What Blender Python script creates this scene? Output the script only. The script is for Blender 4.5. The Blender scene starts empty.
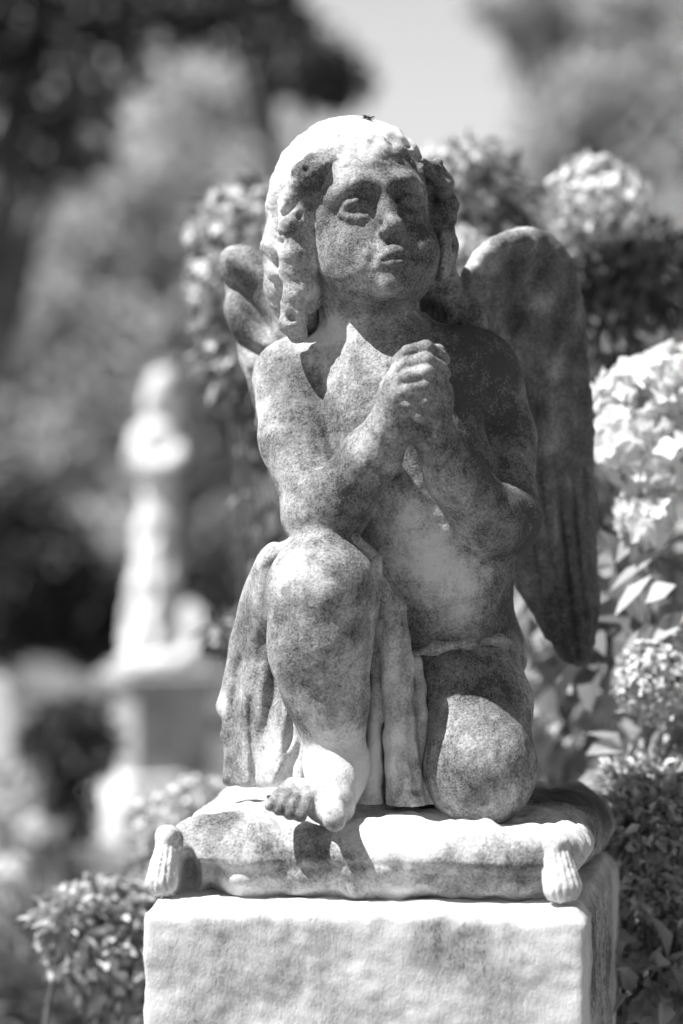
import bpy, math, random
import numpy as np
from mathutils import Vector, Matrix

random.seed(7)
rng = np.random.default_rng(7)
SC = bpy.context.scene
COL = SC.collection
R = math.radians

# ------------------------------------------------------------------ camera frame
F = 85.0 / 36.0 * 1024.0            # focal length in picture units
D0 = 2.4178                          # metres to the statue's middle plane (y = 0)
ZC = 1.25                            # eye height above the ground


def S(Y):                            # metres per picture unit at depth Y (mm)
    return (D0 + Y / 1000.0) / F


def P(px, py, Y=0.0):                # measured picture position + depth -> world point
    s = S(Y)
    return np.array([(px - 341.5) * s, Y / 1000.0, ZC - (py - 512.0) * s])


# ------------------------------------------------------------------ object helpers
def link(o, parent=None):
    COL.objects.link(o)
    if parent is not None:
        o.parent = parent
    return o


def tag(o, label=None, cat=None, group=None, kind=None):
    if label: o['label'] = label
    if cat: o['category'] = cat
    if group: o['group'] = group
    if kind: o['kind'] = kind
    return o


def empty(name, loc, rz=0.0):
    o = bpy.data.objects.new(name, None)
    o.empty_display_size = 0.05
    o.location = loc
    o.rotation_euler = (0, 0, rz)
    return link(o)


def mesh_np(name, V, Fc, mat=None, parent=None, smooth=True, attrs=None, offset=None):
    """V (n,3), Fc (m,k) with k = 3 or 4. offset: parent location taken off the vertices."""
    V = np.asarray(V, dtype=np.float32)
    if offset is not None:
        V = V - np.asarray(offset, dtype=np.float32)
    Fc = np.asarray(Fc, dtype=np.int32)
    me = bpy.data.meshes.new(name)
    k = Fc.shape[1]
    me.vertices.add(len(V)); me.vertices.foreach_set('co', V.ravel())
    me.loops.add(Fc.size); me.loops.foreach_set('vertex_index', Fc.ravel())
    me.polygons.add(len(Fc))
    me.polygons.foreach_set('loop_start', np.arange(0, Fc.size, k, dtype=np.int32))
    me.polygons.foreach_set('loop_total', np.full(len(Fc), k, dtype=np.int32))
    me.polygons.foreach_set('use_smooth', np.full(len(Fc), smooth, dtype=bool))
    if attrs:
        for an, av in attrs.items():
            a = me.attributes.new(an, 'FLOAT', 'POINT')
            a.data.foreach_set('value', np.asarray(av, dtype=np.float32))
    me.update(calc_edges=True)
    me.validate()
    if mat: me.materials.append(mat)
    o = bpy.data.objects.new(name, me)
    return link(o, parent)


# ------------------------------------------------------------------ distance-field sculpting
class Vol:
    def __init__(self, lo, hi, h):
        self.lo = np.array(lo, dtype=np.float64); self.h = h
        self.n = np.ceil((np.array(hi) - self.lo) / h).astype(int) + 1
        self.D = np.full(self.n, 0.06, dtype=np.float32)
        self.ax = [(self.lo[i] + h * np.arange(self.n[i])).astype(np.float32) for i in range(3)]

    def block(self, lo, hi):
        a = np.clip(np.floor((np.array(lo) - self.lo) / self.h).astype(int), 0, self.n)
        b = np.clip(np.ceil((np.array(hi) - self.lo) / self.h).astype(int) + 1, 0, self.n)
        if (b <= a).any(): return None, None
        sl = tuple(slice(a[i], b[i]) for i in range(3))
        g = (self.ax[0][sl[0]][:, None, None], self.ax[1][sl[1]][None, :, None], self.ax[2][sl[2]][None, None, :])
        return sl, g

    def add(self, fn, lo, hi, k=0.0, sub=False):
        pad = k + 4 * self.h
        sl, g = self.block(np.array(lo) - pad, np.array(hi) + pad)
        if sl is None: return
        d = fn(*g).astype(np.float32)
        A = self.D[sl]
        if sub:
            d = -d
            if k > 0:
                hh = np.maximum(k - np.abs(A - d), 0) / k
                self.D[sl] = np.maximum(A, d) + hh * hh * (k / 4)
            else:
                self.D[sl] = np.maximum(A, d)
        else:
            if k > 0:
                hh = np.maximum(k - np.abs(A - d), 0) / k
                self.D[sl] = np.minimum(A, d) - hh * hh * (k / 4)
            else:
                self.D[sl] = np.minimum(A, d)

    def cone(self, a, b, ra, rb, k=0.01, sub=False):
        a = np.array(a, dtype=np.float64); b = np.array(b, dtype=np.float64)
        ba = b - a; L2 = float(ba @ ba) + 1e-12
        def fn(x, y, z):
            t = np.clip(((x - a[0]) * ba[0] + (y - a[1]) * ba[1] + (z - a[2]) * ba[2]) / L2, 0, 1)
            dx = x - a[0] - t * ba[0]; dy = y - a[1] - t * ba[1]; dz = z - a[2] - t * ba[2]
            return np.sqrt(dx * dx + dy * dy + dz * dz) - (ra + t * (rb - ra))
        m = max(ra, rb)
        self.add(fn, np.minimum(a, b) - m, np.maximum(a, b) + m, k, sub)

    def chain(self, pts, rads, k=0.01, sub=False):
        for i in range(len(pts) - 1):
            self.cone(pts[i], pts[i + 1], rads[i], rads[i + 1], k, sub)

    def ell(self, c, r, k=0.01, rot=None, sub=False):
        c = np.array(c, dtype=np.float64); r = np.array(r, dtype=np.float64)
        M = np.eye(3) if rot is None else np.array(rot)          # columns: local axes in world
        def fn(x, y, z):
            X, Y, Z = x - c[0], y - c[1], z - c[2]
            q = [(M[0, i] * X + M[1, i] * Y + M[2, i] * Z) for i in range(3)]
            k0 = np.sqrt(sum((q[i] / r[i]) ** 2 for i in range(3)))
            k1 = np.sqrt(sum((q[i] / (r[i] * r[i])) ** 2 for i in range(3))) + 1e-9
            return k0 * (k0 - 1.0) / k1
        m = r.max()
        self.add(fn, c - m, c + m, k, sub)

    def wobble(self, amp, wavelength, seed=1, n=6):
        r = np.random.default_rng(seed)
        x, y, z = self.ax[0][:, None, None], self.ax[1][None, :, None], self.ax[2][None, None, :]
        acc = np.zeros(self.n, dtype=np.float32)
        for i in range(n):
            d = r.normal(size=3); d /= np.linalg.norm(d)
            kk = (2 * math.pi / wavelength) * r.uniform(0.6, 1.6) * d
            acc += np.sin((kk[0] * x + r.uniform(0, 6)) + (kk[1] * y + kk[2] * z).astype(np.float32)).astype(np.float32)
        self.D += (amp / math.sqrt(n / 2)) * acc

    def mesh(self):
        D, h, lo = self.D, self.h, self.lo
        N = np.array(D.shape) - 1
        cor = [(i, j, k) for i in (0, 1) for j in (0, 1) for k in (0, 1)]
        sl = lambda c: tuple(slice(c[i], c[i] + N[i]) for i in range(3))
        Sg = D < 0
        cnt = np.zeros(N, dtype=np.int8)
        for c in cor: cnt += Sg[sl(c)]
        I = np.nonzero((cnt > 0) & (cnt < 8))
        m = len(I[0])
        val = {c: D[I[0] + c[0], I[1] + c[1], I[2] + c[2]].astype(np.float64) for c in cor}
        acc = np.zeros((m, 3)); num = np.zeros(m)
        for a in cor:
            for ax in range(3):
                if a[ax] == 1: continue
                b = list(a); b[ax] = 1; b = tuple(b)
                va, vb = val[a], val[b]
                cr = (va < 0) != (vb < 0)
                t = np.where(cr, va / np.where(cr, va - vb, 1.0), 0.0)
                p = np.zeros((m, 3)); p += np.array(a, dtype=float); p[:, ax] = t
                acc += np.where(cr[:, None], p, 0); num += cr
        V = acc / num[:, None] + np.stack(I, 1)
        V = V * h + lo
        idx = np.full(N, -1, dtype=np.int32); idx[I] = np.arange(m, dtype=np.int32)
        faces = []
        for ax in range(3):
            o1, o2 = [(1, 2), (2, 0), (0, 1)][ax]
            s0 = [slice(1, N[i]) for i in range(3)]; s1 = [slice(1, N[i]) for i in range(3)]
            s0[ax] = slice(0, N[ax]); s1[ax] = slice(1, N[ax] + 1)
            A = Sg[tuple(s0)]; B = Sg[tuple(s1)]
            for flip in (False, True):
                E = np.nonzero((A & ~B) if not flip else (~A & B))
                if not len(E[0]): continue
                c = [E[i] + (0 if i == ax else 1) for i in range(3)]
                def at(d1, d2):
                    q = [c[0], c[1], c[2]]
                    q[o1] = q[o1] - d1; q[o2] = q[o2] - d2
                    return idx[q[0], q[1], q[2]]
                q = np.stack([at(1, 1), at(0, 1), at(0, 0), at(1, 0)], 1)
                if flip: q = q[:, ::-1]
                faces.append(q)
        Fc = np.concatenate(faces)
        Fc = Fc[(Fc >= 0).all(1)]
        return V, Fc


def topic(x, y, z):                  # world grid -> picture units, for plates cut to a measured outline
    s = (D0 + y) / F
    return x / s + 341.5, 512.0 - (z - ZC) / s, s


def poly_sd(px, py, poly):           # signed distance to a polygon (picture units)
    d = None; inside = None
    n = len(poly)
    for i in range(n):
        a = poly[i]; b = poly[(i + 1) % n]
        ex, ey = b[0] - a[0], b[1] - a[1]
        wx, wy = px - a[0], py - a[1]
        t = np.clip((wx * ex + wy * ey) / (ex * ex + ey * ey + 1e-9), 0, 1)
        q = (wx - ex * t) ** 2 + (wy - ey * t) ** 2
        d = q if d is None else np.minimum(d, q)
        c = ((a[1] > py) != (b[1] > py)) & (wx < ex * wy / (ey if abs(ey) > 1e-9 else 1e-9))
        inside = c if inside is None else inside ^ c
    return np.where(inside, -1.0, 1.0) * np.sqrt(d)


def seg_d(px, py, pts):              # distance to a polyline
    d = None
    for a, b in zip(pts[:-1], pts[1:]):
        ex, ey = b[0] - a[0], b[1] - a[1]
        wx, wy = px - a[0], py - a[1]
        t = np.clip((wx * ex + wy * ey) / (ex * ex + ey * ey + 1e-9), 0, 1)
        q = (wx - ex * t) ** 2 + (wy - ey * t) ** 2
        d = q if d is None else np.minimum(d, q)
    return np.sqrt(d)


def smooth_poly(pts, it=2):          # Chaikin corner cutting
    for _ in range(it):
        out = []
        for i in range(len(pts)):
            a = pts[i]; b = pts[(i + 1) % len(pts)]
            out.append((a[0] * .75 + b[0] * .25, a[1] * .75 + b[1] * .25))
            out.append((a[0] * .25 + b[0] * .75, a[1] * .25 + b[1] * .75))
        pts = out
    return pts


def plate(vol, poly, depth, thick, relief=None, rnd=9.0, k=0.006, it=2, gain=1.0):
    """A slab cut to an outline; depth(px,py) in mm, thick in mm, relief(px,py) in mm pushes the front face out."""
    pl = smooth_poly(poly, it)
    xs = [p[0] for p in poly]; ys = [p[1] for p in poly]
    dl = [depth(px, py) for px in (min(xs), max(xs)) for py in (min(ys), max(ys))]
    e = thick + 20
    c1 = P(min(xs), max(ys), min(dl) - e); c2 = P(max(xs), min(ys), max(dl) + e)
    c3 = P(min(xs), max(ys), max(dl) + e); c4 = P(max(xs), min(ys), min(dl) - e)
    lo = np.minimum(np.minimum(c1, c2), np.minimum(c3, c4)); hi = np.maximum(np.maximum(c1, c2), np.maximum(c3, c4))
    def fn(x, y, z):
        px, py, s = topic(x, y, z)
        d2 = poly_sd(px, py, pl) * s
        off = y - depth(px, py) / 1000.0
        th = thick / 1000.0
        w = np.abs(off) - th
        if relief is not None:
            rl = relief(px, py) * gain / 1000.0
            w = np.where(off < 0, w - rl, w)
        r = rnd / 1000.0
        a = d2 + r; b = w + r
        return np.minimum(np.maximum(a, b), 0) + np.sqrt(np.maximum(a, 0) ** 2 + np.maximum(b, 0) ** 2) - r
    vol.add(fn, lo, hi, k)


def grime_shade_of(V, base, blobs):
    """How thickly lichen and soot sit on the stone: blotches with a place and size of their own; a few paint in shade."""
    g = np.full(len(V), base, dtype=np.float64)
    for (px, py, Y, r, v) in blobs:
        c = P(px, py, Y); rr = r * S(Y)
        w = np.exp(-((V - c) ** 2).sum(1) / (rr * rr))
        g += w * v
    return g


# ------------------------------------------------------------------ materials (black-and-white picture: neutral greys)
def grey(v): return (v, v, v, 1.0)


def new_mat(name):
    m = bpy.data.materials.new(name); m.use_nodes = True
    nt = m.node_tree; nt.nodes.clear()
    out = nt.nodes.new('ShaderNodeOutputMaterial')
    b = nt.nodes.new('ShaderNodeBsdfPrincipled')
    nt.links.new(b.outputs[0], out.inputs[0])
    return m, nt, b, out


def nd(nt, kind, **kw):
    n = nt.nodes.new(kind)
    for k, v in kw.items():
        if hasattr(n, k): setattr(n, k, v)
        else: n.inputs[k].default_value = v
    return n


def mathn(nt, op, a, b=None, clamp=False):
    n = nt.nodes.new('ShaderNodeMath'); n.operation = op; n.use_clamp = clamp
    for i, q in enumerate((a, b)):
        if q is None: continue
        if isinstance(q, (int, float)): n.inputs[i].default_value = q
        else: nt.links.new(q, n.inputs[i])
    return n.outputs[0]


def smoothstep(nt, x, lo, hi):
    n = nt.nodes.new('ShaderNodeMapRange'); n.interpolation_type = 'SMOOTHSTEP'
    nt.links.new(x, n.inputs['Value'])
    n.inputs['From Min'].default_value = lo; n.inputs['From Max'].default_value = hi
    return n.outputs['Result']


def mixc(nt, f, a, b):
    n = nt.nodes.new('ShaderNodeMix'); n.data_type = 'RGBA'
    if isinstance(f, (int, float)): n.inputs[0].default_value = f
    else: nt.links.new(f, n.inputs[0])
    for i, q in ((6, a), (7, b)):
        if isinstance(q, (int, float)): n.inputs[i].default_value = grey(q)
        else: nt.links.new(q, n.inputs[i])
    return n.outputs[2]


def noise(nt, vec, scale, detail=4, rough=0.6, dist=0.0):
    n = nd(nt, 'ShaderNodeTexNoise', Scale=scale, Detail=detail, Roughness=rough, Distortion=dist)
    nt.links.new(vec, n.inputs['Vector'])
    return n.outputs['Fac']


def marble(name, white=0.66, mid=0.19, dark=0.045, bump=1.0, speck=1.0, stretch=1.0, patch=1.0, streak=0.0):
    m, nt, b, out = new_mat(name)
    tc = nd(nt, 'ShaderNodeTexCoord').outputs['Object']
    mp = nd(nt, 'ShaderNodeMapping'); mp.inputs['Scale'].default_value = (1, 1, stretch); nt.links.new(tc, mp.inputs[0]); tc = mp.outputs[0]
    at = nd(nt, 'ShaderNodeAttribute', attribute_name='grime_shade').outputs['Fac']
    big = noise(nt, tc, 16, 5, 0.62, 0.5)
    med = noise(nt, tc, 52, 7, 0.72, 0.3)
    fin = noise(nt, tc, 380, 4, 0.7)
    fin2 = noise(nt, tc, 700, 2, 0.6)
    def dev(x, k): return mathn(nt, 'MULTIPLY', mathn(nt, 'SUBTRACT', x, 0.5), k)
    # weathered greying, broad and soft, with rain runs on upright faces
    m2 = nd(nt, 'ShaderNodeMapping'); m2.inputs['Scale'].default_value = (1, 1, 0.10); nt.links.new(tc, m2.inputs[0])
    run = noise(nt, m2.outputs[0], 48, 4, 0.6, 0.6)
    g = mathn(nt, 'ADD', mathn(nt, 'ADD', at, dev(big, 1.4)), dev(run, 0.45 + streak))
    g1 = mathn(nt, 'ADD', mathn(nt, 'ADD', g, dev(med, 0.9 * patch)), dev(fin, 1.0))
    c = mixc(nt, smoothstep(nt, g1, 0.05, 0.85), white, mid)
    # fine-grained dark lichen where the growth is thick
    g2 = mathn(nt, 'ADD', mathn(nt, 'ADD', g, dev(med, 1.8 * patch)), mathn(nt, 'ADD', dev(fin, 2.0 * speck), dev(fin2, 1.2 * speck)))
    c = mixc(nt, mathn(nt, 'MULTIPLY', smoothstep(nt, g2, 0.72, 1.26), 0.9), c, dark)
    # scattered pepper specks
    sp = mathn(nt, 'ADD', dev(fin2, 2.4), mathn(nt, 'ADD', dev(med, 1.0), mathn(nt, 'MULTIPLY', at, 0.5)))
    c = mixc(nt, mathn(nt, 'MULTIPLY', smoothstep(nt, sp, 0.62, 0.95), 0.5 * speck), c, dark * 1.6)
    nt.links.new(c, b.inputs['Base Color'])
    b.inputs['Roughness'].default_value = 0.75
    b.inputs['Specular IOR Level'].default_value = 0.25
    hgt = mathn(nt, 'ADD', mathn(nt, 'MULTIPLY', med, 0.35), mathn(nt, 'MULTIPLY', fin, 0.5))
    hgt = mathn(nt, 'ADD', hgt, mathn(nt, 'MULTIPLY', fin2, 0.2))
    bp = nd(nt, 'ShaderNodeBump', Strength=0.55 * bump, Distance=0.004)
    nt.links.new(hgt, bp.inputs['Height'])
    nt.links.new(bp.outputs[0], b.inputs['Normal'])
    return m


def leaf_mat(name, lo, hi, trans=0.35, rough=0.5, spec=0.4):
    m, nt, b, out = new_mat(name)
    ge = nd(nt, 'ShaderNodeNewGeometry')
    c = mixc(nt, ge.outputs['Random Per Island'], lo, hi)
    nt.links.new(c, b.inputs['Base Color'])
    b.inputs['Roughness'].default_value = rough
    b.inputs['Specular IOR Level'].default_value = spec
    t = nd(nt, 'ShaderNodeBsdfTranslucent'); nt.links.new(c, t.inputs['Color'])
    mx = nd(nt, 'ShaderNodeMixShader'); mx.inputs[0].default_value = trans
    nt.links.new(b.outputs[0], mx.inputs[1]); nt.links.new(t.outputs[0], mx.inputs[2])
    nt.links.new(mx.outputs[0], out.inputs[0])
    return m


def plain_mat(name, lo, hi, scale=8.0, rough=0.85, bump=0.3):
    m, nt, b, out = new_mat(name)
    tc = nd(nt, 'ShaderNodeTexCoord').outputs['Object']
    n = noise(nt, tc, scale, 6, 0.65)
    c = mixc(nt, smoothstep(nt, n, 0.3, 0.7), lo, hi)
    nt.links.new(c, b.inputs['Base Color']); b.inputs['Roughness'].default_value = rough
    bp = nd(nt, 'ShaderNodeBump', Strength=bump, Distance=0.01); nt.links.new(n, bp.inputs['Height'])
    nt.links.new(bp.outputs[0], b.inputs['Normal'])
    return m


M_STONE = marble('weathered_marble')
M_WING = marble('sooty_marble', white=0.52, mid=0.13, dark=0.025, bump=0.9, speck=0.7, patch=0.5)
M_PLINTH = marble('plinth_marble', white=0.66, mid=0.37, dark=0.07, bump=0.9, speck=0.8, stretch=0.45, patch=0.6, streak=0.35)
M_PALE = plain_mat('pale_far_marble', 0.68, 0.85, 6)
M_OLD = plain_mat('old_grey_stone', 0.25, 0.5, 5)
M_LEAF = leaf_mat('shrub_leaf', 0.10, 0.26)
M_LEAFB = leaf_mat('broad_leaf', 0.28, 0.62, 0.4)
M_BOX = leaf_mat('small_dark_leaf', 0.14, 0.85, 0.25, 0.4, 0.6)
M_PETALB = leaf_mat('bleached_petal', 0.45, 0.92, 0.25, 0.6, 0.2)
M_BOXR = leaf_mat('variegated_small_leaf', 0.16, 0.75, 0.25, 0.4, 0.6)
M_PETAL = leaf_mat('white_petal', 0.78, 0.92, 0.35, 0.6, 0.2)
M_PETALG = leaf_mat('greenish_petal', 0.32, 0.88, 0.25, 0.6, 0.2)
M_TREE = leaf_mat('tree_leaf', 0.28, 0.6, 0.45)
M_TREEL = leaf_mat('pale_tree_leaf', 0.34, 0.74, 0.5)
M_TREED = leaf_mat('dark_tree_leaf', 0.025, 0.08, 0.25)
M_GRASS = leaf_mat('grass_blade', 0.06, 0.16, 0.3)
M_BARK = plain_mat('bark', 0.05, 0.14, 20)
M_STEM = plain_mat('stem', 0.08, 0.16, 40)

# ------------------------------------------------------------------ the angel
ROOT = P(385, 800, 20)
statue = empty('angel_statue', ROOT)
tag(statue, 'weathered marble child angel kneeling on one knee with clasped hands on the cushion', 'statue')

HC = P(359, 238, 8)                                   # middle of the head
yaw, pit = R(20), R(13)
# local head axes: x to the picture's right, y backwards, z up
Ry = np.array([[math.cos(yaw), -math.sin(yaw), 0], [math.sin(yaw), math.cos(yaw), 0], [0, 0, 1]])
Rp = np.array([[1, 0, 0], [0, math.cos(pit), -math.sin(pit)], [0, math.sin(pit), math.cos(pit)]])
# face looks along -y; pitch up raises -y, so turn about x by -pit
Rp = Rp.T
rol = R(6)
Rr = np.array([[math.cos(rol), 0, -math.sin(rol)], [0, 1, 0], [math.sin(rol), 0, math.cos(rol)]])   # head leans: chin to the right
HM = Rr @ Ry @ Rp


def H(x, y, z):
    return HC + HM @ (np.array([x, y, z]) / 1000.0)


mm = 0.001
body = Vol(P(235, 850, -215), P(562, 100, 190), 0.0016)
B = body
# trunk
B.ell(P(394, 414, -2), (0.075, 0.076, 0.094), 0.0)
B.ell(P(350, 368, 10), (0.040, 0.040, 0.036), 0.03)
B.ell(P(438, 372, 10), (0.042, 0.042, 0.040), 0.03)
B.ell(P(418, 490, 0), (0.080, 0.077, 0.085), 0.05)
B.ell(P(440, 575, 12), (0.074, 0.076, 0.075), 0.05)
B.ell(P(442, 655, 45), (0.086, 0.085, 0.066), 0.04)
# neck
B.cone(P(382, 372, 16), H(2, 14, -50), 0.052, 0.049, 0.03)
B.cone(P(350, 356, 0), P(330, 350, 0), 0.010, 0.012, 0.02)           # collar bones
B.cone(P(400, 362, -36), P(455, 350, -10), 0.010, 0.012, 0.02)
B.cone(H(-34, -4, -62), P(372, 362, -40), 0.011, 0.008, 0.018)       # neck tendon
# arm on the picture's left
B.ell(P(296, 377, 22), (0.040, 0.042, 0.041), 0.02)
B.chain([P(291, 380, 18), P(297, 440, -18), P(317, 505, -60)], [0.0385, 0.0365, 0.031], 0.008)
B.chain([P(318, 505, -60), P(336, 505, -78), P(372, 455, -108), P(397, 418, -128)], [0.033, 0.033, 0.027, 0.0195], 0.010)
B.ell(P(318, 522, -58), (0.031, 0.034, 0.026), 0.02)
# arm on the picture's right
B.ell(P(473, 374, 32), (0.046, 0.048, 0.047), 0.03)
B.chain([P(481, 384, 40), P(497, 438, 40), P(504, 510, -14)], [0.042, 0.039, 0.033], 0.010)
B.chain([P(505, 514, -24), P(486, 518, -62), P(455, 475, -102), P(428, 425, -124)], [0.032, 0.033, 0.028, 0.0195], 0.010)
B.ell(P(504, 527, -26), (0.033, 0.034, 0.029), 0.02)
# hands, clasped: palms, then separate interlaced fingers
B.chain([P(395, 420, -128), P(401, 392, -138), P(408, 362, -138)], [0.020, 0.019, 0.013], 0.012)
B.chain([P(430, 425, -122), P(432, 398, -130), P(428, 366, -132)], [0.019, 0.018, 0.013], 0.010)
for (y0, Ya, r) in ((349, -139, 6.6), (361.5, -148, 7.2), (374.5, -152, 7.3), (387, -151, 6.8)):
    B.chain([P(394, y0 + 15, Ya + 7), P(408, y0 + 2, Ya - 8), P(427, y0 - 2, Ya - 16), P(442, y0 + 6, Ya - 4)],
            [r * .9 * mm, r * mm, r * .95 * mm, r * .78 * mm], 0.0018)
for (y0, Ya, r) in ((350, -126, 6.5), (364, -134, 7.0), (378, -138, 7.0)):
    B.chain([P(444, y0 + 10, Ya + 6), P(437, y0 + 2, Ya - 6), P(416, y0 - 2, Ya - 8)], [r * mm, r * mm, r * .9 * mm], 0.003)
B.chain([P(396, 412, -138), P(412, 403, -152), P(428, 400, -160), P(437, 404, -156)], [0.0105, 0.0095, 0.0085, 0.0072], 0.0035)
B.chain([P(434, 426, -128), P(431, 418, -146), P(420, 415, -154)], [0.011, 0.0095, 0.0075], 0.004)
# raised leg
B.chain([P(415, 650, 50), P(362, 600, -10), P(324, 590, -84)], [0.056, 0.048, 0.048], 0.02)
B.ell(P(322, 590, -92), (0.050, 0.046, 0.050), 0.02)
B.chain([P(321, 595, -92), P(321, 640, -90), P(329, 700, -86), P(336, 752, -80)], [0.048, 0.047, 0.036, 0.028], 0.015)
B.ell(P(316, 655, -78), (0.040, 0.046, 0.055), 0.02)
B.ell(P(337, 768, -72), (0.029, 0.032, 0.030), 0.015)
B.chain([P(337, 770, -84), P(326, 792, -120), P(318, 806, -146)], [0.027, 0.020, 0.013], 0.015)
B.chain([P(338, 788, -92), P(334, 806, -130), P(330, 813, -156)], [0.022, 0.0165, 0.011], 0.012)
B.chain([P(332, 808, -150), P(334, 819, -176)], [0.0120, 0.0110], 0.005)
for (xa, ya, xb, yb) in ((306, 801, 301, 816), (295, 798, 290, 813), (286, 796, 279, 809), (279, 796, 270, 805)):
    B.chain([P(xa + 14, ya - 8, -132), P(xa, ya, -157), P(xb, yb, -174)], [0.010, 0.0068, 0.0060], 0.002)
# kneeling leg
B.chain([P(462, 672, 30), P(472, 708, -20), P(479, 758, -64)], [0.058, 0.060, 0.050], 0.006)
B.ell(P(466, 672, -18), (0.052, 0.050, 0.040), 0.012)
B.ell(P(479, 770, -72), (0.049, 0.050, 0.053), 0.025)
B.chain([P(480, 775, -70), P(478, 778, 20), P(470, 790, 120)], [0.044, 0.042, 0.026], 0.02)
B.chain([P(470, 790, 115), P(468, 800, 160)], [0.024, 0.018], 0.02)
# belly crease and navel
B.chain([P(404, 656, -56), P(436, 648, -74), P(470, 643, -76), P(500, 640, -52), P(514, 641, -20)], [0.004, 0.0042, 0.0042, 0.0036, 0.0025], 0.010)
B.ell(P(432, 590, -72), (0.005, 0.008, 0.006), 0.010, sub=True)
# head
B.ell(H(0, 8, 38), (0.077, 0.092, 0.084), 0.0, HM)
B.ell(H(0, -20, -15), (0.061, 0.062, 0.070), 0.02, HM)
B.ell(H(0, -40, 42), (0.057, 0.042, 0.046), 0.02, HM)
B.ell(H(0, -46, -70), (0.035, 0.033, 0.017), 0.02, HM)
for s in (-1, 1):
    B.ell(H(s * 33, -50, -36), (0.026, 0.0265, 0.027), 0.020, HM)
    B.ell(H(s * 22, -46, -56), (0.0225, 0.027, 0.0215), 0.018, HM)
B.chain([H(-44, -70, 18), H(-26, -83, 24), H(-8, -84, 18), H(8, -84, 18), H(26, -83, 24), H(44, -70, 18)], [0.004, 0.0045, 0.004, 0.004, 0.0045, 0.004], 0.018)
for s in (-1, 1):
    B.ell(H(s * 27, -93, 4), (0.019, 0.0145, 0.0120), 0.014, HM, sub=True)
    B.ell(H(s * 13, -92, 6), (0.009, 0.010, 0.011), 0.010, HM, sub=True)
    B.ell(H(s * 27, -66.5, 2), (0.0135, 0.0125, 0.0105), 0.005, HM)
    B.chain([H(s * 13, -76, 0.5), H(s * 20, -80, 7), H(s * 28, -81, 9), H(s * 36, -78, 7), H(s * 43, -70, 0)], [0.0014, 0.0022, 0.0024, 0.0022, 0.0014], 0.005)
    B.chain([H(s * 14, -75, -2), H(s * 21, -77.5, -7), H(s * 29, -78, -8.5), H(s * 37, -75, -6.5), H(s * 42, -70, -1)], [0.0012, 0.0017, 0.0018, 0.0017, 0.0012], 0.006)
B.chain([H(0, -80, 12), H(0, -85, -6), H(0, -94, -22)], [0.0062, 0.0064, 0.0078], 0.011)
B.ell(H(0, -94.5, -24), (0.0082, 0.0090, 0.0080), 0.006, HM)
for s in (-1, 1):
    B.ell(H(s * 8.5, -87.5, -28), (0.0058, 0.0080, 0.0058), 0.006, HM)
    B.ell(H(s * 5, -93, -34.5), (0.0030, 0.006, 0.0026), 0.003, HM, sub=True)
B.ell(H(0, -77, -50), (0.024, 0.0105, 0.017), 0.010, HM)
for s in (-1, 1):
    B.chain([H(s * 15, -91, -33), H(s * 22, -87, -44), H(s * 25, -82, -54)], [0.002, 0.003, 0.002], 0.007, sub=True)
B.chain([H(-16, -80.5, -54), H(-9, -87, -50.5), H(-3.5, -90, -48.5), H(0, -89, -49.5), H(3.5, -90, -48.5), H(9, -87, -50.5), H(16, -80.5, -54)], [0.0024, 0.0038, 0.0045, 0.0040, 0.0045, 0.0038, 0.0024], 0.005)
B.chain([H(-12, -81, -58), H(-6, -86.5, -60.5), H(0, -88, -61), H(6, -86.5, -60.5), H(12, -81, -58)], [0.0028, 0.0046, 0.0052, 0.0046, 0.0028], 0.003)
B.chain([H(-17, -82.5, -54.5), H(-9, -91.5, -54.5), H(0, -94, -55.5), H(9, -91.5, -54.5), H(17, -82.5, -54.5)], [0.0016, 0.0019, 0.0019, 0.0019, 0.0016], 0.002, sub=True)
B.chain([H(-13, -87, -69), H(0, -91, -69.5), H(13, -87, -69)], [0.003, 0.004, 0.003], 0.008, sub=True)
B.ell(H(0, -66, -74), (0.019, 0.016, 0.012), 0.012, HM)
# broken-off fixing hole on the crown of the head
B.ell(P(370, 112, -20), (0.006, 0.005, 0.008), 0.004, sub=True)
B.wobble(0.0004, 0.035, 3)
B.wobble(0.00015, 0.009, 4)
V, Fc = B.mesh()
gr = grime_shade_of(V, 0.64, [
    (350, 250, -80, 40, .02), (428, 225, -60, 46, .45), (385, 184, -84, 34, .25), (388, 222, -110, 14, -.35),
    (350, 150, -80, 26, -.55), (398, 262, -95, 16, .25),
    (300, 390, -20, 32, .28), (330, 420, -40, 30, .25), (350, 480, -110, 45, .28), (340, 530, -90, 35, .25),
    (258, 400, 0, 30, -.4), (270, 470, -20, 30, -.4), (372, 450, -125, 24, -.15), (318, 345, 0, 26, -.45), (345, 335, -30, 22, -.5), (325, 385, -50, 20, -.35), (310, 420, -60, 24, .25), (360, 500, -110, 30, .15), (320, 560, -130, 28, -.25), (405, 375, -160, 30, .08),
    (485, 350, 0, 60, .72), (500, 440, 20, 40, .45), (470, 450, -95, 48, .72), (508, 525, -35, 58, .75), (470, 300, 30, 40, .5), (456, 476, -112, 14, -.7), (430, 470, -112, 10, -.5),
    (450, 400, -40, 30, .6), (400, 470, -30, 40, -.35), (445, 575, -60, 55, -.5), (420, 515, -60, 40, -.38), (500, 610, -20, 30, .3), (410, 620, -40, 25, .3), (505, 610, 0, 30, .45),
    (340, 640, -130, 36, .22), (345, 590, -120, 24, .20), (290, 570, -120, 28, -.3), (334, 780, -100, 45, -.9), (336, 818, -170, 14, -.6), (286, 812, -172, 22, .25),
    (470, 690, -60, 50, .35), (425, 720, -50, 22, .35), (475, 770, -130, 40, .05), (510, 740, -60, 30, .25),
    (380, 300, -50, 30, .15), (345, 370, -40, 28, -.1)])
mesh_np('body', V, Fc, M_STONE, statue, attrs={'grime_shade': gr}, offset=ROOT)

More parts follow.
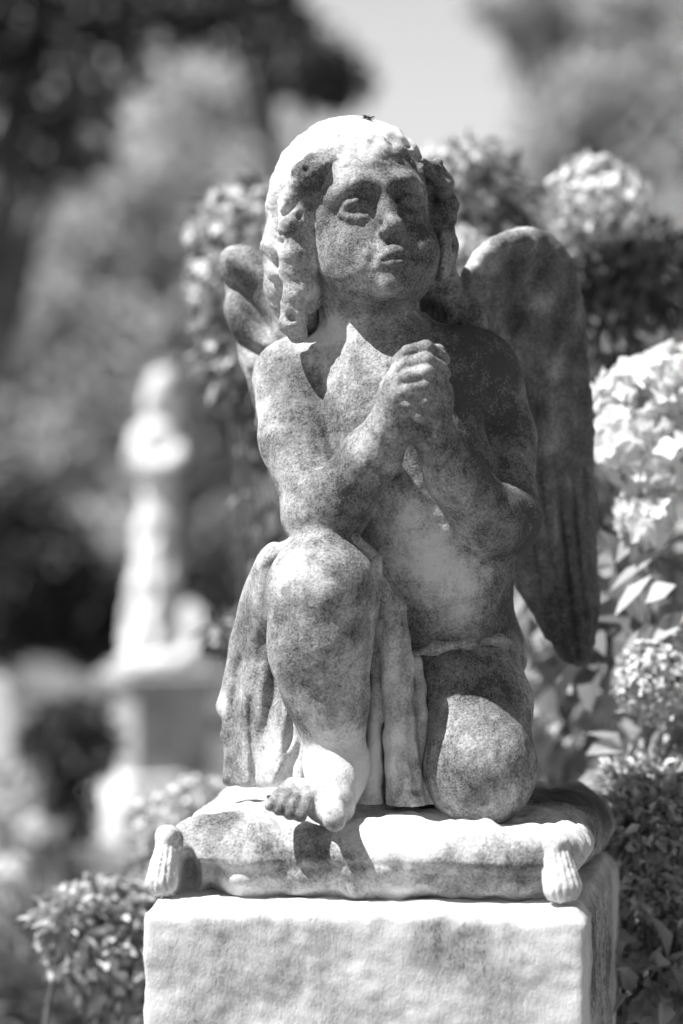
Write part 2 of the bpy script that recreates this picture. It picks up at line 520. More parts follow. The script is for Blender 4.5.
# hair
hv = Vol(P(250, 360, -140), P(500, 100, 150), 0.002)
hv.ell(H(0, 10, 40), (0.081, 0.094, 0.0865), 0.0, HM)
hv.ell(H(-60, 14, -8), (0.026, 0.050, 0.062), 0.02, HM)
hv.ell(H(64, 14, -6), (0.028, 0.052, 0.060), 0.02, HM)
hv.ell(H(0, 70, -35), (0.070, 0.040, 0.055), 0.02, HM)
hv.ell(H(0, -36, 58), (0.062, 0.050, 0.046), 0.015, HM)
hv.ell(H(2, -96, -34), (0.061, 0.062, 0.072), 0.006, HM, sub=True)
hv.ell(H(0, -50, -50), (0.063, 0.070, 0.070), 0.008, HM, sub=True)


def lock(pts, r, tw=0.35, k=0.006):
    pts = [P(*p) for p in pts]
    out = []; rad = []
    n = 5
    for i in range(len(pts) - 1):
        for j in range(n):
            t = j / n
            out.append(pts[i] * (1 - t) + pts[i + 1] * t)
    out.append(pts[-1])
    m = len(out)
    q = []
    ph = random.uniform(0, 6)
    for i, p in enumerate(out):
        a = ph + i * 1.15
        q.append(p + np.array([math.cos(a), math.sin(a) * .8, 0.25 * math.sin(a)]) * r * mm * tw)
        rad.append(r * mm * (0.82 + 0.22 * math.sin(i * 1.9 + ph)) * (1 - 0.35 * i / m))
    hv.chain(q, rad, k)


def lump(px, py, Y, rx, ry, rz, k=.010):
    hv.ell(P(px, py, Y), (rx * mm, ry * mm, rz * mm), k)


def curl(pts, k=.010):
    hv.chain([P(*p[:3]) for p in pts], [p[3] * mm for p in pts], k)
curl([(308, 160, -54, 6), (302, 174, -52, 9), (298, 189, -46, 10), (291, 203, -44, 11), (293, 220, -48, 12), (289, 238, -44, 9), (294, 255, -46, 13), (291, 272, -42, 10), (299, 287, -42, 12), (293, 306, -38, 10), (293, 322, -36, 12), (298, 335, -34, 9)])
curl([(285, 190, -20, 10), (281, 206, -14, 12), (279, 228, -16, 9), (276, 243, -18, 10), (280, 259, -20, 9), (280, 272, -16, 10), (285, 284, -12, 8)])
curl([(306, 264, -34, 7), (312, 282, -30, 7), (308, 298, -26, 6)], .005)
curl([(284, 250, 14, 22), (288, 290, 18, 20), (300, 325, 26, 20)], .015)
curl([(436, 164, -10, 6), (443, 182, 0, 8), (449, 204, 4, 8), (445, 224, 4, 8), (447, 244, 8, 9), (443, 266, 14, 11), (447, 292, 34, 15), (462, 314, 42, 14), (478, 326, 44, 9)])
hv.ell(P(440, 318, 60), (.022, .022, .030), .01)
hv.ell(P(443, 254, -8), (.009, .028, .026), .012)  # forward bulk added to keep the sun off the arm below
hv.ell(P(458, 318, 50), (.028, .022, .020), .012)
for (a, b, c) in (((40, -80, 62), (58, -50, 40), (66, -26, 10)), ((30, -86, 74), (62, -36, 52), (74, 0, 10)), ((-36, -84, 56), (-54, -58, 36), (-60, -36, 10)),
                  ((-20, -84, 84), (-58, -34, 66), (-76, 8, 30)), ((4, -70, 100), (20, -84, 66), (34, -84, 44)), ((-2, -78, 96), (-18, -88, 62), (-26, -86, 44))):
    hv.chain([H(*a), H(*b), H(*c)], [.0012, .0022, .0014], .006, sub=True)
curl([(322, 166, -70, 4), (314, 172, -60, 7), (309, 186, -50, 8)], .012)
curl([(424, 160, -48, 4), (434, 170, -32, 5), (442, 187, -14, 6)], .014)
for (a, b, c) in (((300, 192, -66), (286, 214, -54), (284, 236, -44)), ((308, 204, -64), (304, 226, -64), (298, 244, -62)), ((286, 222, -46), (287, 250, -48), (288, 276, -44)), ((303, 262, -64), (302, 280, -62), (290, 296, -56)),
                  ((270, 222, -32), (268, 244, -34), (274, 264, -34)), ((298, 164, -66), (290, 178, -56), (278, 196, -40)), ((304, 300, -56), (302, 316, -52), (296, 330, -50)),
                  ((446, 190, -18), (448, 214, -14), (444, 236, -10)), ((452, 216, -10), (454, 238, -6), (448, 258, -2))):
    hv.chain([P(*a), P(*b), P(*c)], [.0018, .0026, .0018], .004, sub=True)
for (x, y, Y, rx, rz) in ((306, 169, -76, 4.5, 4), (308, 191, -68, 5, 3.5), (299, 216, -68, 3, 5), (279, 264, -36, 3, 7), (292, 317, -54, 4, 4.5), (284, 240, -44, 3, 7),
                     (304, 298, -56, 3, 4), (452, 194, -16, 3, 5), (451, 226, -12, 3.5, 4)):
    hv.ell(P(x, y, Y + 4), (rx * mm, 0.010, rz * mm), 0.004, sub=True)
hv.wobble(0.00025, 0.010, 9)
hv.wobble(0.0006, 0.020, 8)
V, Fc = hv.mesh()
gr = grime_shade_of(V, 0.50, [(330, 118, 0, 55, -1.0), (370, 118, -10, 52, -1.0), (285, 150, 0, 45, -.7), (355, 142, -80, 26, -.7), (312, 150, -64, 18, .75), (316, 178, -60, 20, .7), (345, 172, -88, 14, .5), (370, 176, -90, 14, .6),
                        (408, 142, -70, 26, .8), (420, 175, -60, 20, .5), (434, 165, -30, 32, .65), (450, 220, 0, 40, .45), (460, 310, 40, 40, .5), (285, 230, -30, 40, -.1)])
mesh_np('hair', V, Fc, M_STONE, statue, attrs={'grime_shade': gr}, offset=ROOT)

# wings
wv = Vol(P(440, 680, 40), P(615, 215, 240), 0.0022)
WR = [(450, 315), (460, 275), (476, 249), (498, 233), (524, 226), (548, 232), (567, 250), (579, 278), (585, 315), (589, 365), (593, 425),
      (596, 485), (598, 545), (599, 600), (597, 642), (590, 660), (576, 669), (560, 657), (545, 634), (528, 606), (512, 578), (492, 530), (472, 460), (456, 390)]


def wr_relief(px, py):
    e = -poly_sd(px, py, WR)
    r = 4 * np.exp(-((e - 14) / 12) ** 2) * (1 / (1 + np.exp((py - 330) / 12.0))) * (1 / (1 + np.exp((px - 545) / 8.0)))                   # rolled leading edge
    r = r + 6.0 * (1 / (1 + np.exp((py - 456 - 12 * np.cos((px - 560) / 17.0)) / 2.5)))   # coverts step over the long feathers
    for c, a in (((524, 548), 1), ((543, 562), 1), ((560, 574), 1), ((575, 586), 1), ((588, 594), 1)):
        r = r - (2.6 + 1.4 * np.sin(c[0] * 1.7 + py * 0.02)) * np.exp(-(seg_d(px, py, [(c[0] - 6, 462), (c[0] * .45 + c[1] * .55 - 3, 560), (c[1] + 4, 668)]) / 2.6) ** 2) * (1 / (1 + np.exp((470 - py) / 5.0)))
    r = r - 6 * np.exp(-(seg_d(px, py, [(540, 262), (520, 300), (500, 350)]) / 9.0) ** 2) + 2 * np.exp(-(seg_d(px, py, [(552, 280), (536, 310), (514, 350)]) / 8.0) ** 2)
    r = r + 3 * np.exp(-(seg_d(px, py, [(574, 300), (560, 350), (548, 372)]) / 6.0) ** 2)
    r = r - 3 * np.exp(-(seg_d(px, py, [(560, 300), (545, 340), (525, 380)]) / 7.0) ** 2)
    r = r - 2.5 * np.exp(-(seg_d(px, py, [(528, 372), (550, 388), (572, 376), (586, 384)]) / 4.0) ** 2)
    r = r - 2.0 * np.exp(-(seg_d(px, py, [(538, 400), (548, 440)]) / 4.0) ** 2)
    return r


plate(wv, WR, lambda px, py: 92 + (px - 455) * 0.62 + (py - 230) * 0.03, 14, wr_relief, rnd=11, k=0, gain=1.8)
wv.cone(P(440, 400, 80), P(490, 350, 112), 0.040, 0.022, 0.03)
wv.wobble(0.0010, 0.035, 11)
wv.wobble(0.0004, 0.012, 12)
V, Fc = wv.mesh()
gr = grime_shade_of(V, 0.84, [(470, 262, 100, 26, -.9), (515, 228, 120, 18, -.6), (500, 350, 110, 26, -.2), (540, 300, 120, 18, -.4), (560, 360, 130, 22, -.3), (550, 440, 130, 25, -.3), (530, 520, 130, 22, -.2), (560, 640, 150, 40, .25)])
mesh_np('wing', V, Fc, M_WING, statue, attrs={'grime_shade': gr}, offset=ROOT)

lv = Vol(P(205, 600, 20), P(380, 230, 220), 0.0022)
WL = [(219, 268), (222, 250), (236, 242), (256, 246), (282, 272), (305, 306), (330, 350), (335, 440), (325, 540), (310, 570), (290, 545), (268, 470),
      (252, 402), (243, 368), (232, 338), (226, 318), (224, 292)]


def wl_relief(px, py):
    r = 16 * np.exp(-(seg_d(px, py, [(232, 256), (262, 282), (300, 330)]) / 13.0) ** 2)
    r = r - 12 * np.exp(-(seg_d(px, py, [(226, 284), (240, 290), (262, 318), (280, 345)]) / 5.0) ** 2)
    r = r + 12 * np.exp(-(seg_d(px, py, [(234, 306), (244, 326), (262, 345)]) / 10.0) ** 2)
    r = r - 9 * np.exp(-(seg_d(px, py, [(236, 340), (256, 350), (280, 360)]) / 4.0) ** 2)
    r = r - 4 * np.exp(-(seg_d(px, py, [(252, 372), (280, 520)]) / 4.0) ** 2)
    return r


plate(lv, WL, lambda px, py: 135 - (px - 220) * 0.5, 12, wl_relief, rnd=13, k=0)
lv.cone(P(350, 400, 60), P(300, 330, 90), 0.040, 0.028, 0.03)
lv.wobble(0.0012, 0.030, 21)
V, Fc = lv.mesh()
gr = grime_shade_of(V, 0.80, [(232, 248, 120, 22, -.3), (262, 290, 110, 22, .2), (236, 330, 110, 18, .35), (245, 360, 120, 25, -.2)])
mesh_np('wing', V, Fc, M_STONE, statue, attrs={'grime_shade': gr}, offset=ROOT)

# drapery
dv = Vol(P(205, 815, -150), P(440, 520, 130), 0.0022)
DL = [(300, 560), (296, 546), (270, 556), (248, 576), (236, 606), (230, 640), (224, 676), (216, 702), (217, 712), (224, 722), (221, 740), (225, 756),
      (221, 775), (222, 786), (262, 788), (310, 786), (340, 780), (345, 700), (345, 600)]


def dl_relief(px, py):
    r = 3 * np.exp(-(seg_d(px, py, [(290, 560), (262, 580), (248, 620), (242, 680)]) / 10.0) ** 2)
    for ln, a, w in (([(262, 575), (256, 640), (244, 720), (246, 786)], 6, 7), ([(275, 600), (274, 680), (262, 740), (258, 786)], -6, 6),
                     ([(288, 640), (288, 700), (276, 770)], 7, 6), ([(296, 690), (290, 740), (282, 784)], -5, 4), ([(308, 700), (304, 750), (300, 786)], 6, 5),
                     ([(240, 660), (232, 720), (230, 786)], -6, 4), ([(250, 700), (254, 786)], -5, 3.5), ([(300, 680), (296, 740), (270, 786)], 6, 4), ([(262, 600), (262, 660)], -3, 5)):
        r = r + a * np.exp(-(seg_d(px, py, ln) / w) ** 2)
    return r


plate(dv, DL, lambda px, py: -28 + (px - 262) * -0.22 + np.abs(np.minimum(px - 262, 0)) * 0.9 + (py - 660) * -0.05, 12, dl_relief, rnd=10, k=0)
dv.chain([P(268, 566, -46), P(282, 553, -56), P(302, 541, -78), P(326, 534, -84), P(350, 541, -86), P(369, 561, -86), P(383, 592, -88), P(392, 635, -88)],
         [0.007, 0.007, 0.007, 0.007, 0.008, 0.008, 0.006, 0.004], 0.014)
dv.ell(P(282, 590, -34), (.032, .026, .045), .02)
dv.chain([P(366, 562, -64), P(389, 606, -72), P(397, 668, -74), P(400, 735, -74), P(406, 808, -78)], [0.012, 0.016, 0.016, 0.016, 0.019], 0.004)
dv.chain([P(371, 590, -66), P(376, 660, -66), P(375, 735, -66), P(372, 808, -70)], [0.005, 0.007, 0.0075, 0.010], 0.002)
dv.chain([P(364, 640, -54), P(362, 715, -54), P(356, 808, -60)], [0.0055, 0.007, 0.009], 0.002)
dv.chain([P(416, 660, -60), P(422, 730, -64), P(430, 808, -66)], [0.006, 0.008, 0.012], 0.002)
dv.chain([P(393, 625, -92), P(399, 700, -92), P(398, 785, -94)], [0.003, 0.0045, 0.005], 0.003, sub=True)
dv.chain([P(408, 650, -88), P(412, 720, -88), P(416, 790, -90)], [0.003, 0.0045, 0.005], 0.003, sub=True)
dv.ell(P(385, 740, -10), (0.055, 0.040, 0.070), 0.02)
dv.ell(P(430, 720, 85), (0.110, 0.030, 0.080), 0.02)
dv.wobble(0.0008, 0.024, 31)
V, Fc = dv.mesh()
gr = grime_shade_of(V, 0.50, [(250, 640, -10, 50, .18), (290, 690, -30, 28, .3), (240, 760, -10, 25, .2), (218, 705, 0, 12, -.5), (300, 770, -20, 30, -.3),
                        (395, 620, -80, 30, .2), (375, 740, -70, 50, -.45), (395, 600, -90, 24, .15), (285, 760, -30, 30, -.4), (250, 720, -10, 40, .15)])
mesh_np('drapery', V, Fc, M_STONE, statue, attrs={'grime_shade': gr}, offset=ROOT)

# ------------------------------------------------------------------ plinth frame (turned a few degrees)
TH = R(-7.0)
PC = np.array([0.036, 0.02, 0.0])
pa = np.array([math.cos(TH), math.sin(TH)]); pb = np.array([-math.sin(TH), math.cos(TH)])
ZTOP = float(P(380, 905, -190)[2])


def local(x, y):
    X, Y = x - PC[0], y - PC[1]
    return X * pa[0] + Y * pa[1], X * pb[0] + Y * pb[1]


def W(u, v, z): return np.array([PC[0] + u * pa[0] + v * pb[0], PC[1] + u * pa[1] + v * pb[1], z])


# cushion
cv = Vol((-0.26, -0.31, ZTOP - 0.02), (0.34, 0.33, ZTOP + 0.125), 0.0025)
zc = ZTOP + 0.033


def cushion(x, y, z):
    u, v = local(x, y)
    a = 0.203 + np.where(u > 0, np.clip(v + 0.2, 0, 1) * 0.085, 0); b = 0.207
    u = u - 0.004; v = v - 0.006
    uu = np.abs(u) / a; vv = np.abs(v) / b
    ed = np.clip(1 - np.maximum(uu, vv) ** 3, 0, 1)
    top = 0.030 + 0.012 * ed + 0.003 * np.sin(u * 38 + v * 9) * (vv > 0.4) - 0.010 * np.exp(-(((u - 0.10) / 0.07) ** 2 + ((v + 0.10) / 0.08) ** 2)) \
        - 0.006 * np.exp(-(((u + 0.045) / 0.05) ** 2 + ((v + 0.13) / 0.06) ** 2)) + 0.004 * np.exp(-((u - 0.02) / 0.035) ** 2) * (v < 0)
    half = np.where(z > zc, top, 0.036)
    r = 0.034; rc = 0.055
    low = np.clip((zc + 0.004 - z) / 0.012, 0, 1)
    sm_ = 1 / (1 + np.exp(-(u - 0.055) / 0.012))
    rec = (0.001 + 0.012 * sm_ + 0.034 * np.exp(-((u + 0.146) / 0.014) ** 2)) * (v < 0)
    cx = np.abs(u) - (a - rc) + 0.006 * (1 - np.clip(vv, 0, 1) ** 2); cy = np.abs(v) - (b - rc) + 0.008 * (1 - np.clip(uu, 0, 1) ** 2)
    plan = np.sqrt(np.maximum(cx, 0) ** 2 + np.maximum(cy, 0) ** 2) + np.minimum(np.maximum(cx, cy), 0) - rc + low * (rec + 0.002)
    qp = plan + r; qz = np.abs(z - zc) - (half - r)
    d = np.sqrt(np.maximum(qp, 0) ** 2 + np.maximum(qz, 0) ** 2) + np.minimum(np.maximum(qp, qz), 0) - r
    d = d + 0.0022 * np.exp(-((z - zc + 0.004 - 0.005 * np.sin(u * 17 + 1)) / 0.0035) ** 2) * (u < 0.08)
    return d


cv.add(cushion, cv.lo, (0.34, 0.33, ZTOP + 0.125), 0)
cv.chain([W(-0.10, -0.12, zc + 0.030), W(-0.145, -0.150, zc + 0.022), W(-0.178, -0.180, zc + 0.012)], [.012, .012, .010], .02)
cv.chain([W(0.10, -0.155, zc + 0.022), W(0.15, -0.165, zc + 0.022), W(0.184, -0.182, zc + 0.018)], [.008, .010, .011], .02)
cv.cone(W(0.190, -0.16, zc + 0.008), W(0.206, 0.17, zc + 0.008), 0.014, 0.014, 0.02)
cv.ell(W(-0.159, -0.190, ZTOP + 0.014), (.014, .060, .030), .003, sub=True)
cv.wobble(0.0017, 0.06, 41)
cv.wobble(0.0009, 0.026, 42)
V, Fc = cv.mesh()
gr = grime_shade_of(V, 0.18, [(300, 850, -190, 50, .3), (250, 850, -200, 55, .65), (225, 805, -130, 40, .6), (330, 872, -200, 50, .35), (470, 875, -205, 50, .6), (530, 872, -205, 45, .6), (202, 872, -180, 16, 1.1),  # left hollow blob: the tassel's shadow painted in along with real dirt
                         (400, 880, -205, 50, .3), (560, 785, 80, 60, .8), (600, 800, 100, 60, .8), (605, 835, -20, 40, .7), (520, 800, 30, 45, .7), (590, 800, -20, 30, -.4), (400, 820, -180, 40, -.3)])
cush = mesh_np('cushion', V, Fc, M_STONE, statue, attrs={'grime_shade': gr}, offset=ROOT)


def tassel(top, bot, r0, r1, lean):
    lo = np.minimum(top, bot) - r1 * 1.6; hi = np.maximum(top, bot) + r1 * 1.6
    t = Vol(lo, hi, 0.0016)
    ax = bot - top
    def fn(x, y, z):
        L2 = ax @ ax
        s = np.clip(((x - top[0]) * ax[0] + (y - top[1]) * ax[1] + (z - top[2]) * ax[2]) / L2, 0, 1)
        dx = x - top[0] - s * ax[0]; dy = y - top[1] - s * ax[1]; dz = z - top[2] - s * ax[2]
        ang = np.arctan2(dy, dx)
        rr = r0 + (r1 - r0) * s ** 0.8
        return np.sqrt(dx * dx + dy * dy + dz * dz) - rr - 0.0009 * np.sin(ang * 16) * np.clip(s * 3, 0, 1)
    t.add(fn, lo, hi, 0)
    t.ell(top, (r0 * 1.35, r0 * 1.35, r0 * 1.15), 0.003)
    t.D = np.maximum(t.D, (bot[2] - 0.013 - t.ax[2])[None, None, :])
    t.wobble(0.0003, 0.012, 51)
    V, Fc = t.mesh()
    o = mesh_np('tassel', V, Fc, M_STONE, cush, attrs={'grime_shade': np.full(len(V), 0.28)}, offset=ROOT)
    return o


tassel(W(-0.178, -0.184, zc + 0.024), W(-0.182, -0.194, ZTOP + 0.015), 0.0095, 0.0150, 0)
tassel(W(0.184, -0.182, zc + 0.022), W(0.192, -0.194, ZTOP + 0.018), 0.011, 0.0175, 0)
tassel(W(-0.18, 0.19, zc + 0.012), W(-0.190, 0.200, ZTOP + 0.016), 0.011, 0.018, 0)
tassel(W(0.19, 0.19, zc + 0.012), W(0.198, 0.200, ZTOP + 0.016), 0.011, 0.018, 0)

# plinth
plinth = empty('stone_plinth', (PC[0], PC[1], 0))
tag(plinth, 'square white marble plinth with worn rounded edges under the kneeling angel', 'plinth')
pv = Vol((-0.25, -0.30, 0.10), (0.36, 0.34, ZTOP + 0.012), 0.0036)


def block(x, y, z):
    u, v = local(x, y)
    r = 0.006
    au = np.where(u > 0, 0.214 + (v + 0.22) * 0.065, 0.195)
    qx = np.abs(u) - au + r; qy = np.abs(v) - 0.222 + r; qz = np.abs(z - (ZTOP - 0.5)) - 0.5 + r
    d = np.sqrt(np.maximum(qx, 0) ** 2 + np.maximum(qy, 0) ** 2 + np.maximum(qz, 0) ** 2) + np.minimum(np.maximum(np.maximum(qx, qy), qz), 0) - r
    bev = np.maximum((np.abs(u) - au), (np.abs(v) - 0.222)) * 0.75 + (z - ZTOP) * 0.66
    d = np.maximum(d, bev + 0.0075 + 0.002 * np.sin(u * 30) * np.cos(u * 13 + v * 20) + 0.0012 * np.sin(u * 111 + 2) + 0.001 * np.sin(u * 223 + v * 90))
    d = d + 0.003 * np.maximum(0, np.sin(v * 130 + 1.5 * np.sin(v * 40))) * (u > 0.20) * (np.abs(v) < 0.2)   # rain-worn flutes on the side
    return d


pv.add(block, pv.lo, (0.38, 0.36, ZTOP + 0.012), 0)
pv.wobble(0.0007, 0.07, 61)
pv.wobble(0.0003, 0.024, 62)
pv.wobble(0.0002, 0.011, 63)
V, Fc = pv.mesh()
keep = V[:, 2] > 0.112
Fc = Fc[keep[Fc].all(1)]
gr = grime_shade_of(V, 0.20, [(225, 950, -200, 40, .35), (270, 960, -200, 35, .3), (470, 940, -200, 60, .45), (430, 950, -200, 30, .3), (510, 1005, -200, 50, .35), (330, 1000, -200, 50, .2),
                        (200, 1010, -200, 50, .25), (614, 960, 0, 130, .45), (612, 900, 0, 80, .4), (614, 1010, 50, 100, .3), (604, 980, -120, 60, .7), (604, 910, -120, 50, .6), (540, 980, -210, 40, -.15)])  # right side blobs paint in the shade of that face besides its stains
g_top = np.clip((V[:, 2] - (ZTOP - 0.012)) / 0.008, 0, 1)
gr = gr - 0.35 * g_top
mesh_np('block', V, Fc, M_PLINTH, plinth, attrs={'grime_shade': gr}, offset=(PC[0], PC[1], 0))


def box_verts(hx, hy, z0, z1, rot, c):
    vs = []
    for z in (z0, z1):
        for sx, sy in ((-1, -1), (1, -1), (1, 1), (-1, 1)):
            x, y = sx * hx, sy * hy
            vs.append((c[0] + x * math.cos(rot) - y * math.sin(rot), c[1] + x * math.sin(rot) + y * math.cos(rot), z))
    fs = [(3, 2, 1, 0), (4, 5, 6, 7), (0, 1, 5, 4), (1, 2, 6, 5), (2, 3, 7, 6), (3, 0, 4, 7)]
    return vs, fs


def boxes(name, specs, mat, parent=None, bevel=0.0, offset=None):
    V, Fc = [], []
    for sp in specs:
        v, f = box_verts(*sp)
        o = len(V); V += v; Fc += [tuple(i + o for i in q) for q in f]
    ob = mesh_np(name, np.array(V), np.array(Fc), mat, parent, smooth=False, offset=offset)
    if bevel:
        m = ob.modifiers.new('bevel', 'BEVEL'); m.width = bevel; m.segments = 2
    return ob


boxes('base_slab', [(0.29, 0.29, -0.02, 0.12, TH, PC)], M_PLINTH, plinth, 0.015, offset=(PC[0], PC[1], 0))

# little dark sprig rooted in the hole on the crown


# ------------------------------------------------------------------ foliage helpers
def unit(a): return a / (np.linalg.norm(a, axis=-1, keepdims=True) + 1e-9)


def leaf_mesh(pos, direc, nrm, ln, wd, fold=0.25, curl=0.15):
    """One pointed leaf per row: base at pos, running along direc, facing nrm."""
    d = unit(direc); n = unit(nrm - (nrm * d).sum(1, keepdims=True) * d)
    s = np.cross(d, n)
    ln = np.broadcast_to(ln, (len(pos),))[:, None]; wd = np.broadcast_to(wd, (len(pos),))[:, None]
    b = pos
    mC = pos + d * ln * 0.48
    mL = pos + d * ln * 0.45 - s * wd * 0.5 + n * wd * fold
    mR = pos + d * ln * 0.45 + s * wd * 0.5 + n * wd * fold
    tL = pos + d * ln * 0.78 - s * wd * 0.30 + n * (wd * fold * .6 - ln * curl * .5)
    tR = pos + d * ln * 0.78 + s * wd * 0.30 + n * (wd * fold * .6 - ln * curl * .5)
    tC = pos + d * ln * 0.80 - n * ln * curl * .55
    t = pos + d * ln - n * ln * curl
    V = np.stack([b, mL, mC, mR, tL, tC, tR, t], 1).reshape(-1, 3)
    base = (np.arange(len(pos)) * 8)[:, None]
    tri = np.array([[0, 2, 1], [0, 3, 2], [1, 2, 5], [1, 5, 4], [2, 3, 6], [2, 6, 5], [4, 5, 7], [5, 6, 7]])
    Fc = (base[:, None, :] + tri[None]).reshape(-1, 3)
    return V, Fc


def tube(pts, rads, n=7):
    pts = np.array(pts, dtype=float); m = len(pts)
    V, Fc = [], []
    for i in range(m):
        t = pts[min(i + 1, m - 1)] - pts[max(i - 1, 0)]
        t /= np.linalg.norm(t) + 1e-9
        a = np.cross(t, [0.31, 0.9, 0.2]); a /= np.linalg.norm(a) + 1e-9
        b = np.cross(t, a)
        for j in range(n):
            q = 2 * math.pi * j / n
            V.append(pts[i] + rads[i] * (math.cos(q) * a + math.sin(q) * b))
    for i in range(m - 1):
        for j in range(n):
            Fc.append((i * n + j, i * n + (j + 1) % n, (i + 1) * n + (j + 1) % n, (i + 1) * n + j))
    return np.array(V), np.array(Fc)


def merge(parts):
    V, Fc, o = [], [], 0
    for v, f in parts:
        V.append(v); Fc.append(np.asarray(f) + o); o += len(v)
    return np.concatenate(V), np.concatenate(Fc)


def sphere_dirs(n, up=0.0):
    d = unit(rng.normal(size=(n, 3)))
    d[:, 2] = d[:, 2] + up
    return unit(d)


def flower_head(parent, c, r, n, size, mat, off, fill=True, up=0.25, name='flower_head'):
    """A domed truss of four-petalled florets standing off a round core."""
    d = sphere_dirs(n, up)
    rad = rng.uniform(0.72, 1.04, n)
    rr = np.array(r) * np.ones(3)
    kx = rng.normal(size=(3, 3)) * 2.2; bump = sum(np.sin(d @ kx[i] + i * 2) for i in range(3)) / 3
    ctr = np.array(c) + d * rr * (rad * (1 + 0.16 * bump))[:, None]
    nn = unit(d + 0.45 * rng.normal(size=(n, 3)))
    t0 = unit(np.cross(nn, rng.normal(size=(n, 3)))); t1 = np.cross(nn, t0)
    parts = []
    sz = size * rng.uniform(0.7, 1.25, n)
    for k in range(4):
        a = k * math.pi / 2
        dr = t0 * math.cos(a) + t1 * math.sin(a) + nn * 0.25
        parts.append(leaf_mesh(ctr, dr, nn, sz, sz * 0.85, 0.12, 0.10))
    V, Fc = merge(parts)
    return mesh_np(name, V, Fc, mat, parent, smooth=False, offset=off)


def leaves_in(centres, r, n, ln, wd, droop=0.2, shell=0.5):
    """n leaves spread through ball-shaped tufts round the given centres."""
    C = np.array(centres)[rng.integers(0, len(centres), n)]
    d = sphere_dirs(n)
    rad = rng.uniform(shell, 1.0, n) ** 0.6
    rr = np.array(r) * np.ones(3)
    pos = C + d * rr * rad[:, None]
    dr = unit(d + 0.7 * rng.normal(size=(n, 3)) + np.array([0, 0, -droop]))
    nr = unit(d * 0.5 + np.array([0, 0, 0.8]) + 0.6 * rng.normal(size=(n, 3)))
    s = rng.uniform(0.65, 1.25, n)
    return leaf_mesh(pos, dr, nr, ln * s, wd * s)


# ------------------------------------------------------------------ sprig on the crown of the head
so = P(369, 115.5, -24)
lv_, lf_ = leaf_mesh(so + rng.normal(size=(26, 3)) * [0.003, 0.003, 0.001] - [0, 0, 0.003], unit(rng.normal(size=(26, 3)) * [1, 1, .25] + [0, 0, 0.35]),
                     rng.normal(size=(26, 3)) + [0, 0, 1], rng.uniform(.0035, .006, 26), 0.0028)
sp = mesh_np('sprig', lv_, lf_, leaf_mat('dry_moss', 0.015, 0.04, 0.1), smooth=False, offset=so)
sp.location = so
tag(sp, 'tiny dark tuft growing out of the hole on top of the angel head', 'moss tuft')

# ------------------------------------------------------------------ ground
def ground_mat():
    m, nt, b, out = new_mat('lawn_and_gravel')
    tc = nd(nt, 'ShaderNodeTexCoord').outputs['Object']
    n1 = noise(nt, tc, 0.55, 4, 0.6); n2 = noise(nt, tc, 9, 6, 0.7); n3 = noise(nt, tc, 60, 3, 0.6)
    g = mixc(nt, n2, 0.05, 0.14)
    p = mixc(nt, n3, 0.12, 0.24)
    c = mixc(nt, smoothstep(nt, n1, 0.42, 0.56), g, p)
    nt.links.new(c, b.inputs['Base Color']); b.inputs['Roughness'].default_value = 0.95
    bp = nd(nt, 'ShaderNodeBump', Strength=0.6, Distance=0.02); nt.links.new(n2, bp.inputs['Height']); nt.links.new(bp.outputs[0], b.inputs['Normal'])
    return m


gv = [(-400, -60, 0), (400, -60, 0), (400, 700, 0), (-400, 700, 0)]
g = mesh_np('ground', np.array(gv, float), np.array([[0, 1, 2, 3]]), ground_mat(), smooth=False)
tag(g, kind='structure')

# ------------------------------------------------------------------ shrubs round the plinth
def ground_pt(px, Y):
    p = P(px, 512, Y); p[2] = 0.0
    return p


def stems_to(parent, base, tops, r, off, spread=0.10):
    for t in tops:
        b = base + np.array([rng.uniform(-spread, spread), rng.uniform(-spread, spread), 0])
        m1 = b * .66 + t * .34 + rng.normal(size=3) * .05; m2 = b * .33 + t * .67 + rng.normal(size=3) * .03
        cp = [((1 - q) ** 3) * b + 3 * q * (1 - q) ** 2 * m1 + 3 * q * q * (1 - q) * m2 + q ** 3 * t for q in np.linspace(0, 1, 9)]
        v, f = tube(cp, np.linspace(r * 1.2, r * .6, 9), 6)
        mesh_np('stem', v, f, M_STEM, parent, offset=off)


def flowering_shrub(name, label, cat, px, Y, heads, tufts, n_leaf, ln, wd, leaf, petal, floret=.008, nf=150, tuft_r=.10, group=None, up=.25, stem_r=.004, fh='flower_head', core=0):
    group = group or {'hydrangea': 'hydrangeas round the plinth', 'flowers': 'pale flower clumps at the left edge'}.get(cat)
    base = ground_pt(px, Y)
    root = empty(name, base); tag(root, label, cat, group)
    tops = []
    for (hx, hy, hr, hY) in heads:
        c = P(hx, hy, hY); r = hr * S(hY)
        flower_head(root, c, (r, r, r * .92), int(nf * (hr / 40.0) ** 2) + 20, floret, petal, base, up=up, name=fh)
        tops.append(c)
    tc = [P(*t) for t in tufts]
    stems_to(root, base, (tops + tc[::2]) if Y > 500 else tops[:2], stem_r, base)
    if tc:
        v, f = merge([leaves_in(tc, tuft_r, n_leaf, ln, wd)] + [leaves_in([t], hr * S(hY) * .62, core, ln * .7, wd * .7) for t, (hx, hy, hr, hY) in zip(tops, heads) if core])
        mesh_np('foliage', v, f, leaf, root, smooth=False, offset=base)
    return root


